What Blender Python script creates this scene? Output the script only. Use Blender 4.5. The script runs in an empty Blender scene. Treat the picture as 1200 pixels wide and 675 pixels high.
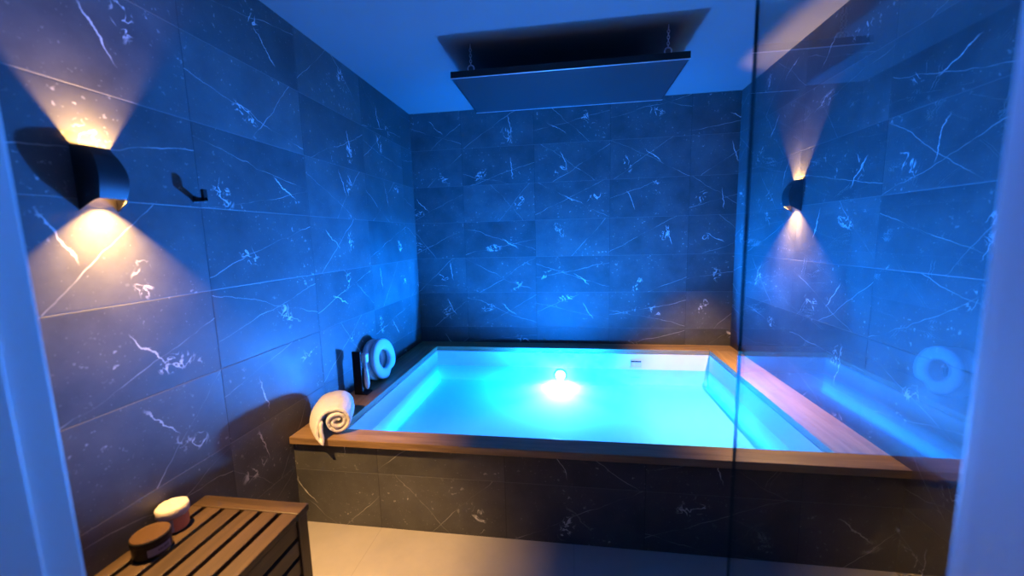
import bpy, bmesh, math, random
from mathutils import Vector, Matrix
random.seed(7)
scene = bpy.context.scene
COL = scene.collection
PI = math.pi

# ------------------------------------------------------------------ sizes (metres)
W = 2.579            # room width, left tiled wall at x=0
CEIL = 2.385
DECK = 0.449         # top of the wooden pool surround
YF = -2.86           # inner face of the doorway wall
YO = -3.02           # outer face of the doorway wall
WATER = 0.285
BASIN = 0.150

# ------------------------------------------------------------------ node helper
class NT:
    def __init__(self, name):
        self.m = bpy.data.materials.new(name); self.m.use_nodes = True
        self.t = self.m.node_tree; self.t.nodes.clear()
    def n(self, typ, ins=None, **kw):
        nd = self.t.nodes.new(typ)
        for k, v in kw.items(): setattr(nd, k, v)
        for k, v in (ins or {}).items():
            if isinstance(v, bpy.types.NodeSocket): self.t.links.new(v, nd.inputs[k])
            else: nd.inputs[k].default_value = v
        return nd
    def math(self, op, a, b=0.0, c=0.0, clamp=False):
        nd = self.n('ShaderNodeMath', {0: a, 1: b, 2: c}, operation=op); nd.use_clamp = clamp
        return nd.outputs[0]
    def mix(self, f, a, b, blend='MIX'):
        nd = self.n('ShaderNodeMix', data_type='RGBA', blend_type=blend)
        for k, v in ((0, f), (6, a), (7, b)):
            if isinstance(v, bpy.types.NodeSocket): self.t.links.new(v, nd.inputs[k])
            else: nd.inputs[k].default_value = v if k == 0 else (*v, 1.0)[:4]
        return nd.outputs[2]
    def ramp(self, f, a, b, lo=0.0, hi=1.0):
        nd = self.n('ShaderNodeMapRange', {0: f, 1: a, 2: b, 3: lo, 4: hi}); nd.clamp = True
        return nd.outputs[0]
    def noise(self, vec, scale, detail=2.0, rough=0.5, dist=0.0, col=False):
        nd = self.n('ShaderNodeTexNoise', {'Vector': vec, 'Scale': scale, 'Detail': detail, 'Roughness': rough, 'Distortion': dist})
        return nd.outputs[1 if col else 0]
    def out(self, sh):
        self.n('ShaderNodeOutputMaterial', {'Surface': sh}); return self.m

def principled(name, col, rough=0.5, metal=0.0, spec=0.5, var=0.0, scale=20.0, bump=0.0, emit=None, estr=0.0, sheen=0.0):
    T = NT(name)
    pos = T.n('ShaderNodeNewGeometry').outputs['Position']
    nz = T.noise(pos, scale, 4.0, 0.6)
    c = T.mix(nz, tuple(max(0, x*(1-var)) for x in col), tuple(x*(1+var) for x in col))
    b = T.n('ShaderNodeBsdfPrincipled', {'Base Color': c, 'Roughness': rough, 'Metallic': metal, 'Specular IOR Level': spec})
    if bump:
        bp = T.n('ShaderNodeBump', {'Height': nz, 'Strength': bump, 'Distance': 0.004})
        T.t.links.new(bp.outputs[0], b.inputs['Normal'])
    if sheen: b.inputs['Sheen Weight'].default_value = sheen
    if emit:
        b.inputs['Emission Color'].default_value = (*emit, 1); b.inputs['Emission Strength'].default_value = estr
    return T.out(b.outputs[0])

def marble(name, ax, u0, v0, seed, veins=1.0):
    """dark veined stone in 60x30 cm tiles; ax = which position axis runs along the wall, v is height"""
    T = NT(name)
    pos = T.n('ShaderNodeNewGeometry').outputs['Position']
    s = T.n('ShaderNodeSeparateXYZ', {0: pos})
    u = T.math('ADD', s.outputs[ax], -u0); v = T.math('ADD', s.outputs[2], -v0)
    uu = T.math('DIVIDE', u, 0.6); vv = T.math('DIVIDE', v, 0.3)
    iu = T.math('FLOOR', uu); iv = T.math('FLOOR', vv)
    fu = T.math('SUBTRACT', uu, iu); fv = T.math('SUBTRACT', vv, iv)
    cell = T.n('ShaderNodeCombineXYZ', {0: iu, 1: iv, 2: seed}).outputs[0]
    wn = T.n('ShaderNodeTexWhiteNoise', {0: cell}, noise_dimensions='3D')
    rv, rc = wn.outputs[0], wn.outputs[1]
    off = T.n('ShaderNodeVectorMath', {0: rc, 1: (37.0, 53.0, 29.0)}, operation='MULTIPLY').outputs[0]
    loc = T.n('ShaderNodeCombineXYZ', {0: T.math('MULTIPLY', fu, 0.6), 1: T.math('MULTIPLY', fv, 0.3), 2: 0.0}).outputs[0]
    p = T.n('ShaderNodeVectorMath', {0: loc, 1: off}, operation='ADD').outputs[0]
    # gentle warp
    wc = T.noise(p, 9.0, 3.0, 0.6, 0.0, True)
    w1 = T.n('ShaderNodeVectorMath', {0: wc, 1: (0.5, 0.5, 0.5)}, operation='SUBTRACT').outputs[0]
    w2 = T.n('ShaderNodeVectorMath', {0: w1}, operation='SCALE'); w2.inputs['Scale'].default_value = 0.035
    q = T.n('ShaderNodeVectorMath', {0: p, 1: w2.outputs[0]}, operation='ADD').outputs[0]
    wn2 = T.n('ShaderNodeTexWhiteNoise', {0: T.n('ShaderNodeVectorMath', {0: cell, 1: (17.0, 5.0, 9.0)}, operation='ADD').outputs[0]}, noise_dimensions='3D')
    wn3 = T.n('ShaderNodeTexWhiteNoise', {0: T.n('ShaderNodeVectorMath', {0: cell, 1: (71.0, 33.0, 2.0)}, operation='ADD').outputs[0]}, noise_dimensions='3D')
    def rgb(nd):
        x_ = T.n('ShaderNodeSeparateColor', {0: nd.outputs[1]}); return [x_.outputs[0], x_.outputs[1], x_.outputs[2]]
    r1, r2, r3 = rgb(wn), rgb(wn2), rgb(wn3)
    lx = T.math('MULTIPLY_ADD', fu, 0.6, -0.3); ly = T.math('MULTIPLY_ADD', fv, 0.3, -0.15)
    def coords(ang, ox, oy):
        """distance across and along a vein of the given angle through the point (ox, oy) of the tile"""
        x_ = T.math('SUBTRACT', lx, ox); y_ = T.math('SUBTRACT', ly, oy)
        ca, sa = T.math('COSINE', ang), T.math('SINE', ang)
        al = T.math('ADD', T.math('MULTIPLY', x_, ca), T.math('MULTIPLY', y_, sa))
        ac = T.math('SUBTRACT', T.math('MULTIPLY', y_, ca), T.math('MULTIPLY', x_, sa))
        return ac, al
    n9 = T.math('SUBTRACT', T.noise(p, 5.0, 3.0, 0.55), 0.5)
    n25 = T.math('SUBTRACT', T.noise(p, 17.0, 4.0, 0.6), 0.5)
    fade = T.noise(p, 6.0, 3.0, 0.6)
    def hairline(ra, rb, rcc, ang0, spread, amp, w):
        ang = T.math('MULTIPLY_ADD', ra, spread, ang0-spread/2)
        ac, al = coords(ang, T.math('MULTIPLY_ADD', rb, 0.4, -0.2), T.math('MULTIPLY_ADD', rcc, 0.2, -0.1))
        d_ = T.math('ABSOLUTE', T.math('ADD', ac, T.math('MULTIPLY', n9, amp)))
        return T.math('MULTIPLY', T.ramp(d_, w*0.35, w, 1.0, 0.0), T.ramp(fade, 0.40, 0.60, 0.08, 0.95))
    crack = T.math('MAXIMUM', hairline(r1[0], r1[1], r2[0], 0.45, 0.9, 0.05, 0.0019), T.math('MULTIPLY', hairline(r2[1], r2[2], r3[0], -0.5, 0.8, 0.07, 0.0017), T.ramp(r3[1], 0.45, 0.5)))
    # short forked strokes
    ang = T.math('MULTIPLY_ADD', r3[0], 1.2, -1.55)
    ac, al = coords(ang, T.math('MULTIPLY_ADD', r2[1], 0.36, -0.18), T.math('MULTIPLY_ADD', r1[0], 0.12, -0.06))
    d_ = T.math('ABSOLUTE', T.math('ADD', T.math('ADD', ac, T.math('MULTIPLY', n25, 0.045)), T.math('MULTIPLY', n9, 0.06)))
    wv = T.math('MULTIPLY_ADD', fade, 0.0085, -0.0014)
    fat = T.ramp(T.math('DIVIDE', d_, T.math('MAXIMUM', wv, 0.0006)), 0.45, 1.0, 1.0, 0.0)
    fat = T.math('MULTIPLY', fat, T.ramp(T.math('ABSOLUTE', al), 0.045, 0.085, 1.0, 0.0))
    fat = T.math('MULTIPLY', fat, T.ramp(r3[2], 0.30, 0.32))
    # curly squiggle in one spot of the tile
    ac, al = coords(T.math('MULTIPLY', r2[2], 6.28), T.math('MULTIPLY_ADD', r1[2], 0.44, -0.22), T.math('MULTIPLY_ADD', r2[0], 0.2, -0.1))
    rad = T.math('SQRT', T.math('ADD', T.math('MULTIPLY', ac, T.math('MULTIPLY', ac, 4.5)), T.math('MULTIPLY', al, al)))
    nz = T.noise(p, 15.0, 2.5, 0.55, 1.0)
    sq = T.ramp(T.math('ABSOLUTE', T.math('SUBTRACT', nz, 0.5)), 0.008, 0.034, 1.0, 0.0)
    sq = T.math('MULTIPLY', sq, T.ramp(rad, 0.045, 0.075, 1.0, 0.0))
    sq = T.math('MULTIPLY', sq, T.ramp(T.noise(p, 26.0, 2.0), 0.36, 0.50))
    # chalky specks
    sp = T.ramp(T.noise(p, 46.0, 2.0, 0.6), 0.64, 0.72)
    sp = T.math('MULTIPLY', T.math('MULTIPLY', sp, T.ramp(T.noise(p, 4.5, 2.0, 0.6), 0.50, 0.64)), 0.5)
    sp2 = T.ramp(T.noise(p, 110.0, 1.0, 0.5), 0.70, 0.78)
    sp = T.math('MAXIMUM', sp, T.math('MULTIPLY', sp2, 0.16))
    vein = T.math('MAXIMUM', T.math('MULTIPLY', crack, 0.6), T.math('MAXIMUM', fat, T.math('MAXIMUM', sq, sp)))
    vein = T.math('MULTIPLY', vein, 0.9*veins, clamp=True)
    # clouds and tile tone
    cl = T.noise(p, 4.5, 5.0, 0.62)
    base = T.mix(T.ramp(cl, 0.32, 0.72), (0.066, 0.065, 0.066), (0.118, 0.116, 0.116))
    tone = T.ramp(rv, 0.0, 1.0, 0.78, 1.18)
    base = T.mix(1.0, base, T.n('ShaderNodeCombineColor', {0: tone, 1: tone, 2: tone}).outputs[0], 'MULTIPLY')
    c = T.mix(vein, base, (0.72, 0.71, 0.70))
    # joints
    du = T.math('MULTIPLY', T.math('MINIMUM', fu, T.math('SUBTRACT', 1.0, fu)), 0.6)
    dv = T.math('MULTIPLY', T.math('MINIMUM', fv, T.math('SUBTRACT', 1.0, fv)), 0.3)
    gu = T.ramp(du, 0.0008, 0.0018, 1.0, 0.0); gv = T.ramp(dv, 0.0008, 0.0018, 1.0, 0.0)
    c = T.mix(T.math('MULTIPLY', gu, 0.8), c, (0.035, 0.035, 0.037))
    c = T.mix(T.math('MULTIPLY', gv, 0.6), c, (0.19, 0.19, 0.19))  # level joints painted paler, like tile edges catching light from below
    hgt = T.ramp(T.math('MINIMUM', du, dv), 0.0, 0.0025, 0.0, 1.0)
    bp = T.n('ShaderNodeBump', {'Height': hgt, 'Strength': 0.55, 'Distance': 0.0015})
    bp2 = T.n('ShaderNodeBump', {'Height': T.noise(p, 30.0, 3.0), 'Strength': 0.05, 'Distance': 0.002, 'Normal': bp.outputs[0]})
    rg = T.ramp(cl, 0.3, 0.7, 0.42, 0.55)
    b = T.n('ShaderNodeBsdfPrincipled', {'Base Color': c, 'Roughness': rg, 'Specular IOR Level': 0.35, 'Normal': bp2.outputs[0]})
    return T.out(b.outputs[0])

def wood(name, dark, light, axis, rough=0.5, scale=1.0):
    T = NT(name)
    pos = T.n('ShaderNodeNewGeometry').outputs['Position']
    st = [26.0, 26.0, 26.0]; st[axis] = 1.6
    oi = T.n('ShaderNodeObjectInfo').outputs['Random']
    p = T.n('ShaderNodeVectorMath', {0: pos, 1: tuple(x*scale for x in st)}, operation='MULTIPLY').outputs[0]
    p = T.n('ShaderNodeVectorMath', {0: p, 1: T.n('ShaderNodeCombineXYZ', {0: T.math('MULTIPLY', oi, 31.0), 1: T.math('MULTIPLY', oi, 17.0), 2: 0.0}).outputs[0]}, operation='ADD').outputs[0]
    g = T.noise(p, 1.0, 6.0, 0.62, 0.4)
    fine = T.noise(p, 6.0, 3.0, 0.6)
    f = T.ramp(T.math('ADD', T.math('MULTIPLY', g, 0.75), T.math('MULTIPLY', fine, 0.25)), 0.33, 0.68)
    c = T.mix(f, dark, light)
    bp = T.n('ShaderNodeBump', {'Height': f, 'Strength': 0.15, 'Distance': 0.002})
    b = T.n('ShaderNodeBsdfPrincipled', {'Base Color': c, 'Roughness': rough, 'Specular IOR Level': 0.4, 'Normal': bp.outputs[0]})
    return T.out(b.outputs[0])

def sheet(name, tint, ior, rough=0.0, bumpscale=None):
    """clear sheet: fresnel mirror over a clear tinted body"""
    T = NT(name)
    back = T.n('ShaderNodeNewGeometry').outputs['Backfacing']
    # both faces of the sheet mirror alike
    fr = T.n('ShaderNodeFresnel', {'IOR': T.math('ADD', ior, T.math('MULTIPLY', back, 1.0/ior-ior))})
    tr = T.n('ShaderNodeBsdfTransparent', {'Color': (*tint, 1)})
    gl = T.n('ShaderNodeBsdfGlossy', {'Color': (1, 1, 1, 1), 'Roughness': rough})
    if bumpscale:
        pos = T.n('ShaderNodeNewGeometry').outputs['Position']
        bp = T.n('ShaderNodeBump', {'Height': T.noise(pos, bumpscale, 2.0), 'Strength': 0.04, 'Distance': 0.01})
        T.t.links.new(bp.outputs[0], gl.inputs['Normal'])
    mx = T.n('ShaderNodeMixShader', {0: fr.outputs[0], 1: tr.outputs[0], 2: gl.outputs[0]})
    return T.out(mx.outputs[0])

def emitter(name, col, s):
    T = NT(name)
    return T.out(T.n('ShaderNodeEmission', {'Color': (*col, 1), 'Strength': s}).outputs[0])

def floor_tiles(name):
    T = NT(name)
    pos = T.n('ShaderNodeNewGeometry').outputs['Position']
    s = T.n('ShaderNodeSeparateXYZ', {0: pos})
    def line(sock, o, size):
        a = T.math('DIVIDE', T.math('ADD', sock, -o), size)
        f = T.math('SUBTRACT', a, T.math('FLOOR', a))
        return T.math('MULTIPLY', T.math('MINIMUM', f, T.math('SUBTRACT', 1.0, f)), size)
    d = T.math('MINIMUM', line(s.outputs[0], 0.42, 0.9), line(s.outputs[1], -2.35, 0.9))
    g = T.ramp(d, 0.0008, 0.0018, 1.0, 0.0)
    cl = T.noise(pos, 5.0, 5.0, 0.6)
    c = T.mix(T.ramp(cl, 0.3, 0.7), (0.42, 0.385, 0.345), (0.49, 0.45, 0.405))
    c = T.mix(T.math('MULTIPLY', g, 0.55), c, (0.30, 0.26, 0.22))
    b = T.n('ShaderNodeBsdfPrincipled', {'Base Color': c, 'Roughness': 0.5, 'Specular IOR Level': 0.3})
    return T.out(b.outputs[0])

M = {}
VB = CEIL - 9*0.3
M['marble_back'] = marble('dark_marble_back', 0, 0.433, VB, 3.0)
M['marble_left'] = marble('dark_marble_left', 1, -2.01, VB, 8.0)
M['marble_right'] = marble('dark_marble_right', 1, -1.4257, VB, 14.0)
M['marble_front'] = marble('dark_marble_panel', 0, 0.42, -0.025, 21.0)
M['ceiling'] = principled('matt_ceiling_paint', (0.185, 0.19, 0.195), 0.9, var=0.03, scale=3, spec=0.1)
M['plaster'] = principled('grey_wall_paint', (0.22, 0.22, 0.23), 0.85, var=0.03, scale=4, spec=0.2)
M['jamb'] = principled('white_lacquered_frame', (0.78, 0.79, 0.80), 0.45, var=0.02, scale=6)
M['floor'] = floor_tiles('beige_floor_tiles')
M['deck_x'] = wood('oiled_deck_wood_across', (0.18, 0.105, 0.050), (0.47, 0.30, 0.155), 0, 0.38)
M['deck_y'] = wood('oiled_deck_wood_along', (0.18, 0.105, 0.050), (0.47, 0.30, 0.155), 1, 0.38)
M['bench_x'] = wood('dark_bench_wood_across', (0.028, 0.016, 0.008), (0.082, 0.048, 0.025), 0, 0.42)
M['bench_y'] = wood('dark_bench_wood_along', (0.028, 0.016, 0.008), (0.082, 0.048, 0.025), 1, 0.42)
M['bench_z'] = wood('dark_bench_wood_upright', (0.028, 0.016, 0.008), (0.082, 0.048, 0.025), 2, 0.42)
M['acrylic'] = principled('white_pool_lining', (0.80, 0.81, 0.82), 0.85, var=0.01, scale=3, spec=0.12)
M['black_metal'] = principled('matt_black_metal', (0.012, 0.012, 0.013), 0.42, var=0.1, scale=60)
M['black_plastic'] = principled('black_plastic', (0.010, 0.010, 0.011), 0.35, spec=0.25, var=0.1, scale=60)
M['dark_panel'] = principled('dark_heater_plate', (0.028, 0.029, 0.032), 0.32, var=0.12, scale=7)
M['steel'] = principled('bright_steel', (0.72, 0.73, 0.75), 0.35, metal=0.3, var=0.03)
M['trim_metal'] = principled('brushed_aluminium_edge', (0.60, 0.61, 0.63), 0.4, metal=0.7, var=0.03)
M['lamp_inside'] = principled('lamp_reflector', (0.09, 0.08, 0.07), 0.5, var=0.02)
M['foam'] = principled('white_foam', (0.74, 0.75, 0.77), 0.6, var=0.03, scale=30)
M['white_plastic'] = principled('white_plastic', (0.80, 0.81, 0.83), 0.35, var=0.02)
M['towel'] = principled('white_terry', (0.92, 0.89, 0.86), 0.95, var=0.10, scale=170, bump=1.0, spec=0.05, sheen=0.25)
M['lid_brown'] = principled('bronze_lid', (0.10, 0.052, 0.022), 0.36, metal=0.35, var=0.12, scale=35)
M['label_grey'] = principled('grey_paper_label', (0.22, 0.21, 0.25), 0.6, var=0.05)
M['label_ink'] = principled('dark_label_print', (0.05, 0.05, 0.06), 0.6)
M['label_orange'] = principled('orange_label', (0.85, 0.27, 0.10), 0.5, var=0.1)
M['cream'] = principled('cream_scrub', (0.58, 0.50, 0.42), 0.85, var=0.12, scale=110, bump=0.7)
M['jar_glass'] = principled('peach_jar_glass', (0.62, 0.36, 0.20), 0.12, var=0.08, scale=40)
M['water'] = sheet('clear_blue_water', (0.34, 0.90, 0.97), 1.33, 0.02, 5.0)
M['glass'] = sheet('clear_glass', (0.965, 0.985, 0.985), 1.9)
M['glass_edge'] = principled('dark_glass_edge', (0.03, 0.05, 0.06), 0.25)
M['lens_glow'] = emitter('underwater_lamp_lens', (0.80, 0.93, 1.0), 14.0)
M['led_glow'] = emitter('warm_led_chip', (1.0, 0.63, 0.27), 30.0)

# ------------------------------------------------------------------ mesh helpers
def box(bm, x0, x1, y0, y1, z0, z1, bev=0.0, seg=2):
    r = bmesh.ops.create_cube(bm, size=1.0)
    vs = r['verts']
    for v in vs:
        v.co = Vector(((x0+x1)/2 + v.co.x*(x1-x0), (y0+y1)/2 + v.co.y*(y1-y0), (z0+z1)/2 + v.co.z*(z1-z0)))
    if bev:
        es = list({e for v in vs for e in v.link_edges})
        bmesh.ops.bevel(bm, geom=es, offset=bev, segments=seg, profile=0.5, affect='EDGES')

def lathe(bm, prof, seg=40, c=(0, 0, 0), axis='z', sx=1.0, sy=1.0):
    rings = []
    for r, h in prof:
        ring = []
        for k in range(seg):
            a = 2*PI*k/seg
            p = (r*math.cos(a)*sx, r*math.sin(a)*sy, h)
            if axis == 'x': p = (p[2], p[0], p[1])
            if axis == 'y': p = (p[0], p[2], p[1])
            ring.append(bm.verts.new(Vector(p) + Vector(c)))
        rings.append(ring)
    for a, b in zip(rings, rings[1:]):
        for k in range(seg):
            bm.faces.new((a[k], a[(k+1) % seg], b[(k+1) % seg], b[k]))
    for ring in (rings[0], rings[-1]):
        bm.faces.new(ring)

def tube(bm, pts, r, seg=10, closed=False):
    pts = [Vector(p) for p in pts]; n = len(pts); rings = []
    for i, p in enumerate(pts):
        a = pts[(i-1) % n] if (closed or i > 0) else p
        b = pts[(i+1) % n] if (closed or i < n-1) else p
        t = (b-a).normalized()
        up = Vector((0, 0, 1)) if abs(t.z) < 0.9 else Vector((1, 0, 0))
        s = t.cross(up).normalized(); u = s.cross(t)
        rr = r[i] if isinstance(r, (list, tuple)) else r
        rings.append([bm.verts.new(p + s*math.cos(2*PI*k/seg)*rr + u*math.sin(2*PI*k/seg)*rr) for k in range(seg)])
    m = n if closed else n-1
    for i in range(m):
        a, b = rings[i], rings[(i+1) % n]
        for k in range(seg):
            bm.faces.new((a[k], a[(k+1) % seg], b[(k+1) % seg], b[k]))
    if not closed:
        bm.faces.new(rings[0]); bm.faces.new(rings[-1])

def obj(name, bm, mat, parent=None, smooth=False, mats=None):
    bmesh.ops.recalc_face_normals(bm, faces=bm.faces)
    me = bpy.data.meshes.new(name); bm.to_mesh(me); bm.free()
    for mm in (mats or [mat]): me.materials.append(mm)
    if smooth:
        for p in me.polygons: p.use_smooth = True
    o = bpy.data.objects.new(name, me); COL.objects.link(o)
    if parent:
        o.parent = parent
        o.matrix_parent_inverse = Matrix.Translation(-parent.location) if False else Matrix()
        # geometry is given in world space: move it into the parent's frame
        me.transform(parent_matrix(parent).inverted())
    return o

def parent_matrix(o):
    m = Matrix.LocRotScale(o.location, o.rotation_euler, o.scale)
    return parent_matrix(o.parent) @ m if o.parent else m

def thing(name, label, cat, loc, group=None):
    o = bpy.data.objects.new(name, None); COL.objects.link(o)
    o.empty_display_size = 0.05
    o.location = loc; o['label'] = label; o['category'] = cat
    if group: o['group'] = group
    return o

def tag(o, label, cat, group=None, kind=None):
    o['label'] = label; o['category'] = cat
    if group: o['group'] = group
    if kind: o['kind'] = kind
    return o

def struct(name, bm, mat, parent=None, **kw):
    o = obj(name, bm, mat, parent, **kw)
    if not parent: o['kind'] = 'structure'
    return o

def B(*a, **k):
    bm = bmesh.new(); box(bm, *a, **k); return bm

# ------------------------------------------------------------------ room shell
struct('wall_left', B(-0.12, 0, YF, 0.0, 0, CEIL), M['marble_left'])
struct('wall_back', B(-0.12, W+0.12, 0, 0.12, 0, CEIL), M['marble_back'])
struct('wall_right', B(W, W+0.12, YF, 0.0, 0, CEIL), M['marble_right'])
struct('floor', B(-0.12, W+0.12, -4.7, 0.12, -0.08, 0), M['floor'])
struct('ceiling', B(-0.12, W+0.12, -4.7, 0.12, CEIL, CEIL+0.08), M['ceiling'])
DX0, DX1, DH = 0.618, 1.681, 2.16
bm = bmesh.new()
box(bm, -0.12, DX0-0.02, YO, YF, 0, CEIL); box(bm, DX1+0.045, W+0.12, YO, YF, 0, CEIL); box(bm, DX0-0.02, DX1+0.045, YO, YF, DH+0.02, CEIL)
struct('wall_front', bm, M['marble_back'])
struct('wall_corridor', B(-0.12, W+0.12, -4.7, -4.6, 0, CEIL), M['plaster'])
# white door lining: two jambs with a rebate
bm = bmesh.new()
box(bm, DX0-0.02, DX0, YO, YF, 0, DH, 0.003)
box(bm, DX0-0.001, DX0+0.010, YO, YF-0.045, 0, DH, 0.002)
struct('trim_1', bm, M['jamb'])
bm = bmesh.new()
box(bm, DX1+0.028, DX1+0.045, YO, YF, 0, DH, 0.003)
box(bm, DX1, DX1+0.028, YO, YF, 0, DH, 0.003)
box(bm, DX1-0.0015, DX1+0.001, YO, YF-0.012, 0, DH, 0.0005)
struct('trim_2', bm, M['jamb'])
struct('trim_3', B(DX0-0.02, DX1+0.045, YO, YF, DH, DH+0.02, bev=0.002), M['jamb'])
# glass door standing open at a right angle to the doorway
GX, GE = 1.688, -2.336
bm = bmesh.new(); box(bm, GX, GX+0.008, YF+0.003, GE, 0.008, 2.30)
for f in bm.faces:
    f.material_index = 0 if abs(f.normal.x) > 0.5 else 1
me_door = struct('door_1', bm, None, mats=[M['glass'], M['glass_edge']])

# ------------------------------------------------------------------ plunge pool
XL, XR, YBK, YFR = 0.195, 2.375, -0.157, -1.602     # opening in the wooden surround
pool = thing('plunge_pool', 'built-in white plunge pool with dark marble front and wooden surround, full of glowing blue water', 'pool', (W/2, -0.85, 0))
# basin: white shell, hollow, with rounded floor edge and a lip under the boards
bm = bmesh.new()
r = 0.03
def ring(x0, x1, y0, y1, z):
    return [bm.verts.new(p) for p in ((x0, y0, z), (x1, y0, z), (x1, y1, z), (x0, y1, z))]
e = 0.012
lev = [ring(XL-0.06, XR+0.06, YFR-0.045, YBK+0.06, 0.06),
       ring(XL-0.06, XR+0.06, YFR-0.045, YBK+0.06, DECK-0.034),
       ring(XL-e, XR+e, YFR-e, YBK+e, DECK-0.034),
       ring(XL, XR, YFR, YBK, DECK-0.040)]
for k in range(5):
    a = k/4*PI/2
    o_ = r*(1-math.cos(a))
    lev.append(ring(XL+o_, XR-o_, YFR+o_, YBK-o_, BASIN + r - r*math.sin(a)))
for a, b in zip(lev, lev[1:]):
    for k in range(4): bm.faces.new((a[k], a[(k+1) % 4], b[(k+1) % 4], b[k]))
bm.faces.new(lev[-1]); bm.faces.new(lev[0])
obj('basin', bm, M['acrylic'], pool)
bz0, bz1 = DECK-0.034, DECK
obj('deck_board', B(0.002, W-0.002, -1.708, YFR, bz0, bz1, bev=0.003), M['deck_x'], pool)
obj('deck_board', B(0.002, W-0.002, YBK, -0.002, bz0, bz1, bev=0.003), M['deck_x'], pool)
obj('deck_board', B(0.002, XL, YFR+0.0008, YBK-0.0008, bz0, bz1, bev=0.003), M['deck_y'], pool)
obj('deck_board', B(XR, W-0.002, YFR+0.0008, YBK-0.0008, bz0, bz1, bev=0.003), M['deck_y'], pool)
obj('front_panel', B(0.001, W-0.001, -1.68, -1.652, 0.0, bz0), M['marble_front'], pool)
# underwater lamp, plus an added unseen twin: bezel, lens and the light itself
def pool_lamp(cx, y, s, z):
    bm = bmesh.new()
    lathe(bm, [(0.050, 0.0), (0.052, 0.004*s), (0.047, 0.010*s), (0.040, 0.012*s), (0.038, 0.006*s)], 36, (cx, y, z), 'y')
    lamp = obj('underwater_lamp', bm, M['steel'], pool, smooth=True)
    bm = bmesh.new()
    lathe(bm, [(0.038, 0.006*s), (0.034, 0.014*s), (0.022, 0.021*s), (0.006, 0.0245*s)], 36, (cx, y, z), 'y')
    obj('lens', bm, M['lens_glow'], lamp, smooth=True)
LZ = WATER - 0.062
pool_lamp(1.232, YBK, -1, LZ)
pool_lamp(1.232, YFR, 1, LZ)  # added lamp, hidden under the front board, to brighten the back wall
# overflow fitting in the back wall of the basin
bm = bmesh.new()
sx0, sx1, sz0, sz1 = 1.782, 1.872, 0.305, 0.362
box(bm, sx0, sx1, YBK-0.006, YBK, sz0, sz0+0.006, 0.001); box(bm, sx0, sx1, YBK-0.006, YBK, sz1-0.006, sz1, 0.001)
box(bm, sx0, sx0+0.006, YBK-0.006, YBK, sz0, sz1, 0.001); box(bm, sx1-0.006, sx1, YBK-0.006, YBK, sz0, sz1, 0.001)
sk = obj('overflow_fitting', bm, M['white_plastic'], pool)
obj('slot', B(sx0+0.006, sx1-0.006, YBK-0.004, YBK, sz1-0.016, sz1-0.006), M['black_plastic'], sk)
bm = bmesh.new()
for k in range(4): box(bm, sx0+0.015+k*0.018, sx0+0.019+k*0.018, YBK-0.005, YBK, sz0+0.006, sz1-0.016)
obj('bar', bm, M['white_plastic'], sk)
bm = bmesh.new()
g = 0.0005
vs = [bm.verts.new(p) for p in ((XL+g, YFR+g, WATER), (XR-g, YFR+g, WATER), (XR-g, YBK-g, WATER), (XL+g, YBK-g, WATER))]
bm.faces.new(vs)
wt = obj('pool_water', bm, M['water'])
tag(wt, 'still glowing turquoise water filling the white plunge pool', 'water', kind='stuff')

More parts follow.
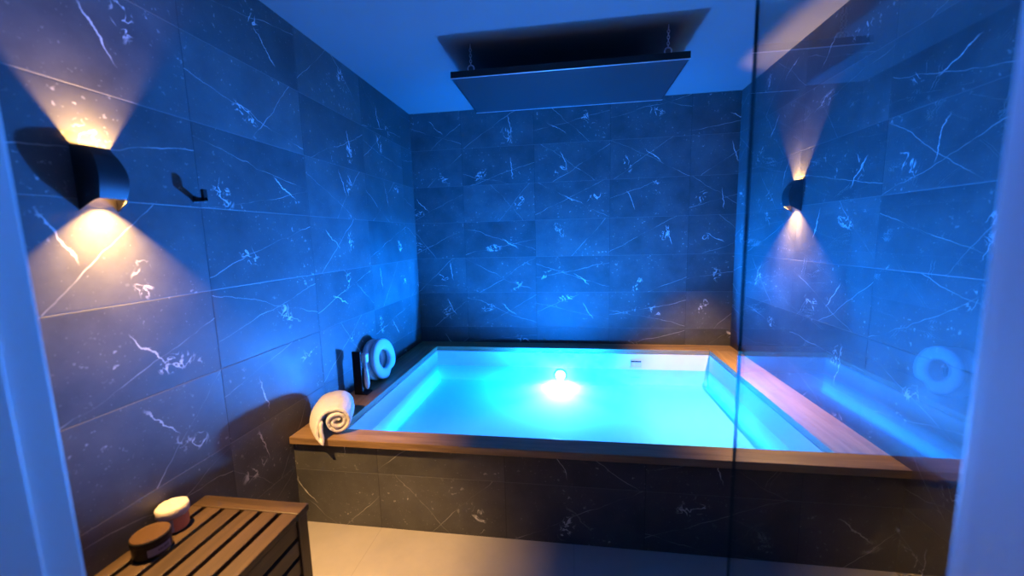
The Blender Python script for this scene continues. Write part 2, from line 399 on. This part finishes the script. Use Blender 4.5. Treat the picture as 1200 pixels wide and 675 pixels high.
# ------------------------------------------------------------------ wall lights
def sconce(name, label, wx, s, cy):
    """s=+1 on the left wall (front faces +x), -1 on the right wall"""
    z_top, z_bot = CEIL-0.757, CEIL-0.930
    t = thing(name, label, 'wall light', (wx, cy, CEIL-0.845), 'black up-and-down wall lights')
    N = 10
    def section(f, inset):
        # f 0..1 from top to bottom along the front; returns wall z, front z, depth, half widths
        zw = z_top + (z_bot - z_top)*f
        zf = z_top - 0.002 + (CEIL-0.896 - z_top)*f
        d = 0.030 + (0.052-0.030)*f + 0.022*math.sin(PI*f)
        hw = 0.0475; hf = 0.026 + (0.037-0.026)*f + 0.008*math.sin(PI*f)
        return zw, zf, d-inset, hw-inset, hf-inset
    bm = bmesh.new(); outer = []; inner = []
    for i in range(N+1):
        f = i/N
        for store, ins in ((outer, 0.0), (inner, 0.0022)):
            zw, zf, d, hw, hf = section(f, ins)
            pts = [(0.0, -hw, zw), (d*0.82, -hf-0.004, zw+(zf-zw)*0.82), (d, -hf+0.003, zf), (d, hf-0.003, zf), (d*0.82, hf+0.004, zw+(zf-zw)*0.82), (0.0, hw, zw)]
            store.append([bm.verts.new((wx+s*p[0], cy+p[1], p[2])) for p in pts])
    outer_faces = []
    for i in range(N):
        for k in range(5):
            f = bm.faces.new((outer[i][k], outer[i][k+1], outer[i+1][k+1], outer[i+1][k])); f.material_index = 0
            f = bm.faces.new((inner[i][k], inner[i+1][k], inner[i+1][k+1], inner[i][k+1])); f.material_index = 1
    for i in (0, N):
        for k in range(5): bm.faces.new((outer[i][k], inner[i][k], inner[i][k+1], outer[i][k+1]))
    me = bpy.data.meshes.new('housing'); bm.to_mesh(me); bm.free()
    me.materials.append(M['black_metal']); me.materials.append(M['lamp_inside'])
    for pl in me.polygons: pl.use_smooth = True
    me.set_sharp_from_angle(angle=math.radians(35))
    o = bpy.data.objects.new('housing', me); COL.objects.link(o); o.parent = t; me.transform(parent_matrix(t).inverted())
    obj('back_plate', B(min(wx, wx+s*0.003), max(wx, wx+s*0.003), cy-0.043, cy+0.043, z_bot+0.01, z_top-0.006), M['lamp_inside'], t)
    # LED carrier with one chip up and one chip down
    zc = CEIL-0.848
    car = obj('led_carrier', B(min(wx+s*0.003, wx+s*0.041), max(wx+s*0.003, wx+s*0.041), cy-0.016, cy+0.016, zc-0.020, zc+0.030, bev=0.002), M['black_metal'], t)
    for zz, up, xo in ((zc+0.0312, 1, 0.016), (zc-0.0212, -1, 0.034)):
        bm = bmesh.new(); lathe(bm, [(0.0055, -0.0008), (0.0055, 0.0008)], 20, (wx+s*xo, cy, zz))
        obj('led_chip', bm, M['led_glow'], car)
        ld = bpy.data.lights.new('sconce_beam', 'AREA'); ld.shape = 'DISK'; ld.size = 0.011
        ld.color = (1.0, 0.56, 0.18); ld.spread = math.radians(130) if up > 0 else math.radians(110); ld.energy = SC_UP if up > 0 else SC_DN
        lo = bpy.data.objects.new('sconce_beam', ld); COL.objects.link(lo)
        lo.location = (wx+s*xo, cy, zz+up*0.0016)
        lo.rotation_euler = (0, PI - s*math.radians(6), 0) if up > 0 else (0, -s*math.radians(23), 0)
    return t
SC_UP, SC_DN = 9.0, 31.0
sconce('wall_sconce', 'curved black up-and-down wall light on left marble wall near the doorway', 0.0, 1, -2.323)
sconce('wall_sconce', 'curved black up-and-down wall light on right marble wall, seen through glass', W, -1, -0.815)

# ------------------------------------------------------------------ coat hook
hk = thing('coat_hook', 'small black hook on the left wall behind the nearer wall light', 'hook', (0, -2.028, CEIL-0.872))
bm = bmesh.new(); hy, hz = -2.028, CEIL-0.872
box(bm, 0.0, 0.004, hy-0.010, hy+0.010, hz-0.010, hz+0.010, 0.001); obj('wall_plate', bm, M['black_metal'], hk)
bm = bmesh.new(); box(bm, 0.004, 0.044, hy-0.008, hy+0.008, hz-0.008, hz+0.006, 0.0015); box(bm, 0.032, 0.044, hy-0.008, hy+0.008, hz-0.008, hz+0.034, 0.0015)
obj('peg', bm, M['black_metal'], hk)

# ------------------------------------------------------------------ ceiling heater panel on chains
px0, px1, py0, py1, pz = 0.684, 1.906, -1.103, -0.497, CEIL-0.18
hp = thing('heating_panel', 'flat dark rectangular heating panel hanging on chains under the ceiling', 'heater', ((px0+px1)/2, (py0+py1)/2, pz))
bm = bmesh.new()
tw = 0.034
box(bm, px0, px1, py0, py0+0.008, pz, pz+tw, 0.001); box(bm, px0, px1, py1-0.008, py1, pz, pz+tw, 0.001)
box(bm, px0, px0+0.008, py0+0.008, py1-0.008, pz, pz+tw, 0.001); box(bm, px1-0.008, px1, py0+0.008, py1-0.008, pz, pz+tw, 0.001)
obj('frame', bm, M['black_metal'], hp)
bm = bmesh.new()
for a in ((px0-0.001, px1+0.001, py0-0.001, py0+0.006), (px0-0.001, px1+0.001, py1-0.006, py1+0.001)):
    box(bm, *a, pz-0.003, pz+0.001, 0.0008)
obj('edge_strip', bm, M['trim_metal'], hp)
obj('heating_plate', B(px0+0.008, px1-0.008, py0+0.008, py1-0.008, pz+0.001, pz+0.012), M['dark_panel'], hp)
obj('back_plate', B(px0+0.008, px1-0.008, py0+0.008, py1-0.008, pz+0.024, pz+tw-0.001), M['black_metal'], hp)
def chain(cx, cy):
    z0 = pz+tw
    bm = bmesh.new()
    rz = z0+0.021
    tube(bm, [(cx+0.017*math.cos(2*PI*k/20), cy, rz+0.017*math.sin(2*PI*k/20)) for k in range(20)], 0.0036, 8, True)
    tube(bm, [(cx, cy, z0-0.004), (cx, cy, z0+0.004)], 0.004, 8)
    rg = obj('eye_ring', bm, M['steel'], hp, smooth=True)
    bm = bmesh.new(); z = rz+0.016; i = 0
    while z < CEIL-0.016:
        pts = []
        for k in range(12):
            a = 2*PI*k/12
            u, w = 0.0058*math.cos(a), 0.0092*math.sin(a)
            pts.append((cx+u, cy, z+0.007+w) if i % 2 else (cx, cy+u, z+0.007+w))
        tube(bm, pts, 0.0019, 6, True); z += 0.0140; i += 1
    tube(bm, [(cx, cy, CEIL-0.018), (cx, cy, CEIL)], 0.003, 8)
    obj('chain', bm, M['steel'], hp, smooth=True)
chain(px0+0.105, py0+0.035); chain(px1-0.10, py0+0.035)

# ------------------------------------------------------------------ slatted bench
bt = CEIL-1.928
bn = thing('slatted_bench', 'dark brown slatted wooden bench against the left wall, two jars on it', 'bench', (0.205, -2.50, 0))
bx1, by1, by0 = 0.408, -2.135, -2.845
obj('end_rail', B(0.003, bx1, by1-0.055, by1, bt-0.024, bt, bev=0.0025), M['bench_x'], bn)
obj('end_rail', B(0.003, bx1, by0, by0+0.055, bt-0.024, bt, bev=0.0025), M['bench_x'], bn)
edges = [0.003, 0.047, 0.064, 0.120, 0.137, 0.193, 0.210, 0.2635, 0.2805, 0.334, 0.351, bx1]
for k in range(6):
    obj('top_slat', B(edges[2*k], edges[2*k+1], by0+0.056, by1-0.056, bt-0.022, bt-0.0005, bev=0.0025), M['bench_y'], bn)
for x0, x1 in ((0.008, 0.058), (bx1-0.056, bx1-0.006)):
    for y0, y1 in ((by1-0.050, by1-0.004), (by0+0.004, by0+0.050)):
        obj('leg', B(x0, x1, y0, y1, 0, bt-0.024, bev=0.003), M['bench_z'], bn)
for k in range(6):
    zt = bt-0.034-k*0.068
    obj('side_slat', B(bx1-0.030, bx1-0.012, by0+0.050, by1-0.050, zt-0.054, zt, bev=0.002), M['bench_y'], bn)
obj('cross_rail', B(0.058, bx1-0.056, by1-0.036, by1-0.014, bt-0.090, bt-0.024, bev=0.002), M['bench_x'], bn)
obj('cross_rail', B(0.058, bx1-0.056, by0+0.014, by0+0.036, bt-0.090, bt-0.024, bev=0.002), M['bench_x'], bn)

# ------------------------------------------------------------------ jars on the bench
jx, jy = 0.080, -2.383
jr = thing('cosmetic_jar', 'low black round jar with shiny brown lid and grey label on the bench', 'jar', (jx, jy, bt), 'jars on the bench')
bm = bmesh.new(); lathe(bm, [(0.040, 0), (0.0445, 0.002), (0.046, 0.007), (0.046, 0.040), (0.0455, 0.042)], 48, (jx, jy, bt))
obj('body', bm, M['black_plastic'], jr, smooth=False)
bm = bmesh.new(); lathe(bm, [(0.0468, 0.042), (0.0475, 0.0435), (0.0475, 0.056), (0.0455, 0.0585)], 48, (jx, jy, bt))
ld_ = obj('lid', bm, M['black_plastic'], jr)
bm = bmesh.new(); lathe(bm, [(0.0455, 0.0585), (0.0445, 0.0598), (0.0420, 0.0592), (0.004, 0.0592)], 48, (jx, jy, bt))
obj('lid_disc', bm, M['lid_brown'], ld_)
def wrap(bm, cx, cy, r, a0, a1, z0, z1, n=16):
    prev = None
    for k in range(n+1):
        a = a0+(a1-a0)*k/n
        cur = [bm.verts.new((cx+rr*math.cos(a), cy+rr*math.sin(a), z)) for rr in (r, r+0.0008) for z in (z0, z1)]
        if prev:
            bm.faces.new((prev[2], cur[2], cur[3], prev[3])); bm.faces.new((prev[0], prev[1], cur[1], cur[0]))
            bm.faces.new((prev[1], prev[3], cur[3], cur[1])); bm.faces.new((prev[0], cur[0], cur[2], prev[2]))
        else: bm.faces.new((cur[0], cur[1], cur[3], cur[2]))
        prev = cur
    bm.faces.new((prev[0], prev[2], prev[3], prev[1]))
bm = bmesh.new(); wrap(bm, jx, jy, 0.0459, math.radians(-52), math.radians(22), bt+0.011, bt+0.033); lb = obj('label', bm, M['label_grey'], jr); lb['label'] = 'grey paper label'
bm = bmesh.new()
a = -22
for wd in (3, 4, 2.5, 4, 3.2, 4):
    wrap(bm, jx, jy, 0.0463, math.radians(a), math.radians(a+wd), bt+0.019, bt+0.026, 2); a += 6
obj('print', bm, M['label_ink'], lb)
kx, ky = 0.050, -2.290
jr = thing('scrub_jar', 'small jar with orange label and rough cream top behind the black jar', 'jar', (kx, ky, bt), 'jars on the bench')
bm = bmesh.new(); lathe(bm, [(0.033, 0), (0.036, 0.002), (0.0375, 0.008), (0.0375, 0.050), (0.036, 0.053)], 44, (kx, ky, bt))
obj('body', bm, M['jar_glass'], jr)
bm = bmesh.new(); wrap(bm, kx, ky, 0.0374, math.radians(-42), math.radians(75), bt+0.006, bt+0.047, 20); obj('label', bm, M['label_orange'], jr)
bm = bmesh.new(); wrap(bm, kx, ky, 0.0374, math.radians(-58), math.radians(-42), bt+0.006, bt+0.047, 6); obj('label_edge', bm, M['cream'], jr)
bm = bmesh.new()
seg = 44; rings = []
for r_, h in ((0.040, 0.052), (0.0425, 0.055), (0.0430, 0.066), (0.0420, 0.076), (0.0385, 0.080), (0.026, 0.081), (0.012, 0.0805), (0.003, 0.081)):
    ring_ = []
    for k in range(seg):
        a = 2*PI*k/seg
        j = 1+0.02*math.sin(7*a+h*300)+random.uniform(-0.015, 0.015)
        drip = -0.004*max(0, math.sin(5*a+1)) if h < 0.056 else random.uniform(-0.0008, 0.0008)
        ring_.append(bm.verts.new((kx+r_*j*math.cos(a), ky+r_*j*math.sin(a), bt+h+drip)))
    rings.append(ring_)
for a_, b_ in zip(rings, rings[1:]):
    for k in range(seg): bm.faces.new((a_[k], a_[(k+1) % seg], b_[(k+1) % seg], b_[k]))
bm.faces.new(rings[0]); bm.faces.new(rings[-1])
obj('scrub_top', bm, M['cream'], jr, smooth=True)

# ------------------------------------------------------------------ rolled towel on the deck corner
def towel():
    """roll on the board corner: axis runs back towards the wall, one loose flap hangs over the front left"""
    prof = []
    turns, r0, r1 = 2.2, 0.010, 0.058
    n = 64
    for i in range(n+1):
        f = i/n
        a = PI*0.62 - turns*2*PI*(1-f)
        r = r0+(r1-r0)*f
        prof.append((r*math.cos(a), r*math.sin(a)))
    ns = len(prof)
    tail = [(-0.050, 0.053), (-0.070, 0.045), (-0.088, 0.030), (-0.101, 0.010), (-0.109, -0.012), (-0.112, -0.032), (-0.108, -0.048), (-0.097, -0.0545), (-0.089, -0.046), (-0.088, -0.030), (-0.087, -0.010), (-0.082, 0.008), (-0.074, 0.022)]
    depth = [1/8, 2/8, 3/8, 4/8, 5/8, 6/8, 7/8, 1, 7/8, 6/8, 5/8, 4/8, 3/8]
    prof += tail
    ax = Vector((-0.115, 0.215, 0.0)); ln = ax.length; ax.normalize()
    side = Vector((ax.y, -ax.x, 0))               # to the right of the axis seen from the front
    c0 = Vector((0.232, -1.672, DECK+0.067))
    L = 16; bm = bmesh.new(); rows = []
    for j in range(L+1):
        g_ = j/L
        puff = 1.0 + 0.20*math.sin(PI*min(1, g_*0.9))
        if g_ > 0.8: puff *= 1-0.16*((g_-0.8)/0.2)**2
        row = []
        for i, (x, z) in enumerate(prof):
            tt = depth[i-ns] if i >= ns else 0.0
            zz = z*puff + (0.054*puff-0.054)*(1-tt)
            xx = x*puff
            sft = 0.0
            if tt > 0:
                k = max(0, (0.42-g_)/0.42)
                sft = -0.040*tt*k
                zz -= 0.034*tt**2*max(0, (0.3-g_)/0.3)
                xx += 0.035*tt*k + 0.025*tt*g_
            p = c0 + ax*(g_*ln+sft+0.004*math.sin(i*0.31)) + side*(xx+0.0018*math.sin(9*g_+i*0.3)) + Vector((0, 0, zz+0.0015*math.sin(14*g_+i*0.5)))
            p.z = max(p.z, DECK+0.0125) if p.y > -1.730 else p.z
            row.append(bm.verts.new(p))
        rows.append(row)
    for a, b in zip(rows, rows[1:]):
        for i in range(len(prof)-1): bm.faces.new((a[i], a[i+1], b[i+1], b[i]))
    o = obj('rolled_towel', bm, M['towel'], smooth=True)
    so = o.modifiers.new('thickness', 'SOLIDIFY'); so.thickness = 0.0175; so.offset = 0; so.use_rim = True
    sb = o.modifiers.new('soft', 'SUBSURF'); sb.levels = 1; sb.render_levels = 2
    tex = bpy.data.textures.new('terry', 'CLOUDS'); tex.noise_scale = 0.012
    dp = o.modifiers.new('pile', 'DISPLACE'); dp.texture = tex; dp.strength = 0.004; dp.texture_coords = 'LOCAL'
    tag(o, 'white rolled towel with a loose flap on the pool corner by left wall', 'towel')
towel()

# ------------------------------------------------------------------ neck pillows leaning on the left wall
def pillow(name, label, cx, cy, tilt, yaw, r=0.128):
    t = bpy.data.objects.new(name, None)
    bm = bmesh.new(); nu, nv = 56, 16
    grid = []
    for i in range(nu):
        a = 2*PI*i/nu
        # flattened, slightly hollow foot on the lower side
        R = r
        d = abs(math.atan2(math.sin(a+PI/2-0.5), math.cos(a+PI/2-0.5)))
        R = r*(1-0.25*math.exp(-(d/0.36)**2))
        ri = 0.058*(1-0.10*math.exp(-(d/0.6)**2))
        mid, hw = (R+ri)/2, (R-ri)/2
        ring_ = []
        for j in range(nv):
            b = 2*PI*j/nv
            cb, sb = math.cos(b), math.sin(b)
            # rounded slab section
            rr = mid + hw*math.copysign(abs(cb)**0.75, cb)
            xx = 0.017*math.copysign(abs(sb)**0.6, sb)
            ring_.append(bm.verts.new((xx, rr*math.cos(a), rr*math.sin(a)*1.05)))
        grid.append(ring_)
    for i in range(nu):
        for j in range(nv):
            a, b = grid[i], grid[(i+1) % nu]
            bm.faces.new((a[j], a[(j+1) % nv], b[(j+1) % nv], b[j]))
    bmesh.ops.recalc_face_normals(bm, faces=bm.faces)
    bpy.data.objects.remove(t)
    me = bpy.data.meshes.new(name); bm.to_mesh(me); bm.free(); me.materials.append(M['foam'])
    for p in me.polygons: p.use_smooth = True
    o = bpy.data.objects.new(name, me); COL.objects.link(o)
    o.rotation_euler = (0, tilt, yaw)
    mw = Matrix.LocRotScale(None, o.rotation_euler, None)
    zmin = min((mw @ v.co).z for v in me.vertices)
    o.location = (cx, cy, DECK - zmin + 0.0005)
    tag(o, label, 'headrest', 'ring headrests leaning on the left wall')
    return o
pillow('ring_headrest', 'white ring-shaped foam headrest at the front of the leaning pair', 0.092, -0.915, -0.15, -0.10)
pillow('ring_headrest', 'white ring-shaped foam headrest at the back, against the wall', 0.046, -0.940, -0.15, -0.06)

# ------------------------------------------------------------------ black holder with a white scraper
sx, sy = 0.085, -1.185
hd = thing('black_holder', 'upright black holder with white long-tailed handset, beside the ring headrests', 'holder', (sx, sy, DECK))
bm = bmesh.new(); box(bm, sx-0.040, sx+0.012, sy-0.020, sy-0.004, DECK, DECK+0.262, 0.003)
obj('holder_board', bm, M['black_plastic'], hd)
bm = bmesh.new(); box(bm, sx-0.040, sx+0.040, sy-0.020, sy+0.045, DECK, DECK+0.010, 0.002)
obj('foot', bm, M['black_plastic'], hd)
bm = bmesh.new(); box(bm, sx-0.006, sx+0.034, sy+0.002, sy+0.040, DECK+0.185, DECK+0.240, 0.006)
obj('handset_head', bm, M['white_plastic'], hd).__setitem__('label', 'white square handset head')
bm = bmesh.new()
hx, hy_ = sx+0.020, sy+0.014
tube(bm, [(hx, hy_, DECK+0.188), (hx+0.003, hy_, DECK+0.150), (hx+0.005, hy_, DECK+0.100), (hx+0.006, hy_, DECK+0.060), (hx+0.006, hy_, DECK+0.036), (hx+0.006, hy_, DECK+0.026)], [0.008, 0.011, 0.015, 0.016, 0.011, 0.004], 16)
obj('handset_handle', bm, M['white_plastic'], hd, smooth=True)

# ------------------------------------------------------------------ light of the underwater lamp and its added twin
def add_light(name, typ, loc, energy, col, **kw):
    d = bpy.data.lights.new(name, typ); d.energy = energy; d.color = col
    for k, v in kw.items(): setattr(d, k, v)
    o = bpy.data.objects.new(name, d); COL.objects.link(o); o.location = loc
    return o
BLUE = (0.001, 0.19, 1.0)
LAMP = (1.232, YBK-0.045, LZ)
# beam profile of the lamp: strong below the water, weak where it grazes the surface, fading towards the zenith
pg = add_light('pool_lamp_glow', 'POINT', LAMP, 590.0, BLUE, shadow_soft_size=0.05)
pg.data.use_nodes = True
lt = pg.data.node_tree; lt.nodes.clear()
geo = lt.nodes.new('ShaderNodeNewGeometry'); sep = lt.nodes.new('ShaderNodeSeparateXYZ'); fc = lt.nodes.new('ShaderNodeFloatCurve')
mr = lt.nodes.new('ShaderNodeMapRange'); mr.inputs[1].default_value = -1; mr.inputs[2].default_value = 1
em = lt.nodes.new('ShaderNodeEmission'); em.inputs[0].default_value = (1, 1, 1, 1); ou = lt.nodes.new('ShaderNodeOutputLight')
mu = lt.nodes.new('ShaderNodeMath'); mu.operation = 'MULTIPLY'; mu.inputs[1].default_value = 4.0
cv = fc.mapping.curves[0]
pts = [(-1, 0.38), (-0.04, 0.38), (0.02, 0.03), (0.10, 0.03), (0.22, 0.14), (0.36, 0.24), (0.48, 0.52), (0.62, 0.56), (0.76, 0.20), (1.0, 0.12)]
cv.points[0].location = ((pts[0][0]+1)/2, pts[0][1]); cv.points[1].location = (1.0, pts[-1][1])
for x_, y_ in pts[1:-1]: cv.points.new((x_+1)/2, y_)
for q_ in cv.points: q_.handle_type = 'VECTOR'
fc.mapping.update()
lt.links.new(geo.outputs['Incoming'], sep.inputs[0]); lt.links.new(sep.outputs[2], mr.inputs[0]); lt.links.new(mr.outputs[0], fc.inputs['Value'])
lt.links.new(fc.outputs[0], mu.inputs[0]); lt.links.new(mu.outputs[0], em.inputs[1]); lt.links.new(em.outputs[0], ou.inputs[0])
a = add_light('pool_lamp_beam', 'AREA', LAMP, 9.0, (1.0, 0.64, 0.62), shape='DISK', size=0.07, spread=math.radians(110))
a.rotation_euler = (-PI/2-math.radians(27), 0, 0)
a = add_light('pool_lamp_core', 'AREA', LAMP, 6.0, (1.0, 0.86, 0.80), shape='DISK', size=0.07)
a.rotation_euler = (-math.radians(40), 0, 0)
b = add_light('added_front_spot', 'SPOT', (1.232, YFR+0.045, LZ), 540.0, BLUE, shadow_soft_size=0.03, spot_size=math.radians(80), spot_blend=0.7)  # goes with the added front lamp, lights the back wall
b.rotation_euler = (math.radians(90+38), 0, 0)

w = bpy.data.worlds.new('dim_room'); scene.world = w; w.use_nodes = True
w.node_tree.nodes['Background'].inputs[0].default_value = (0.010, 0.020, 0.05, 1); w.node_tree.nodes['Background'].inputs[1].default_value = 0.3

# ------------------------------------------------------------------ camera
cd = bpy.data.cameras.new('camera'); co = bpy.data.objects.new('camera', cd); COL.objects.link(co)
R = Matrix(((0.9895827, -0.14384448, 0.00590359), (0.1418236, 0.98108669, 0.13173831), (-0.02474176, -0.12952868, 0.99126695)))
rt, fw, up = R.col[0], R.col[1], R.col[2]
mat = Matrix((( rt.x, up.x, -fw.x), (rt.y, up.y, -fw.y), (rt.z, up.z, -fw.z))).to_4x4()
mat.translation = Vector((1.30635118, -3.27210219, CEIL-1.03005441))
co.matrix_world = mat
cd.sensor_fit = 'HORIZONTAL'; cd.sensor_width = 36.0; cd.lens = 459.95/1200*36.0; cd.clip_start = 0.02
cd.dof.use_dof = True; cd.dof.focus_distance = 2.3; cd.dof.aperture_fstop = 1.3
scene.camera = co
scene.view_settings.view_transform = 'Standard'; scene.view_settings.look = 'None'
scene.view_settings.gamma = 1.0; scene.view_settings.use_curve_mapping = False
scene.view_settings.exposure = 0.0
cy = scene.cycles
cy.max_bounces = 10; cy.diffuse_bounces = 5; cy.glossy_bounces = 4; cy.transparent_max_bounces = 16
cy.sample_clamp_indirect = 6.0
cy.caustics_reflective = False; cy.caustics_refractive = False
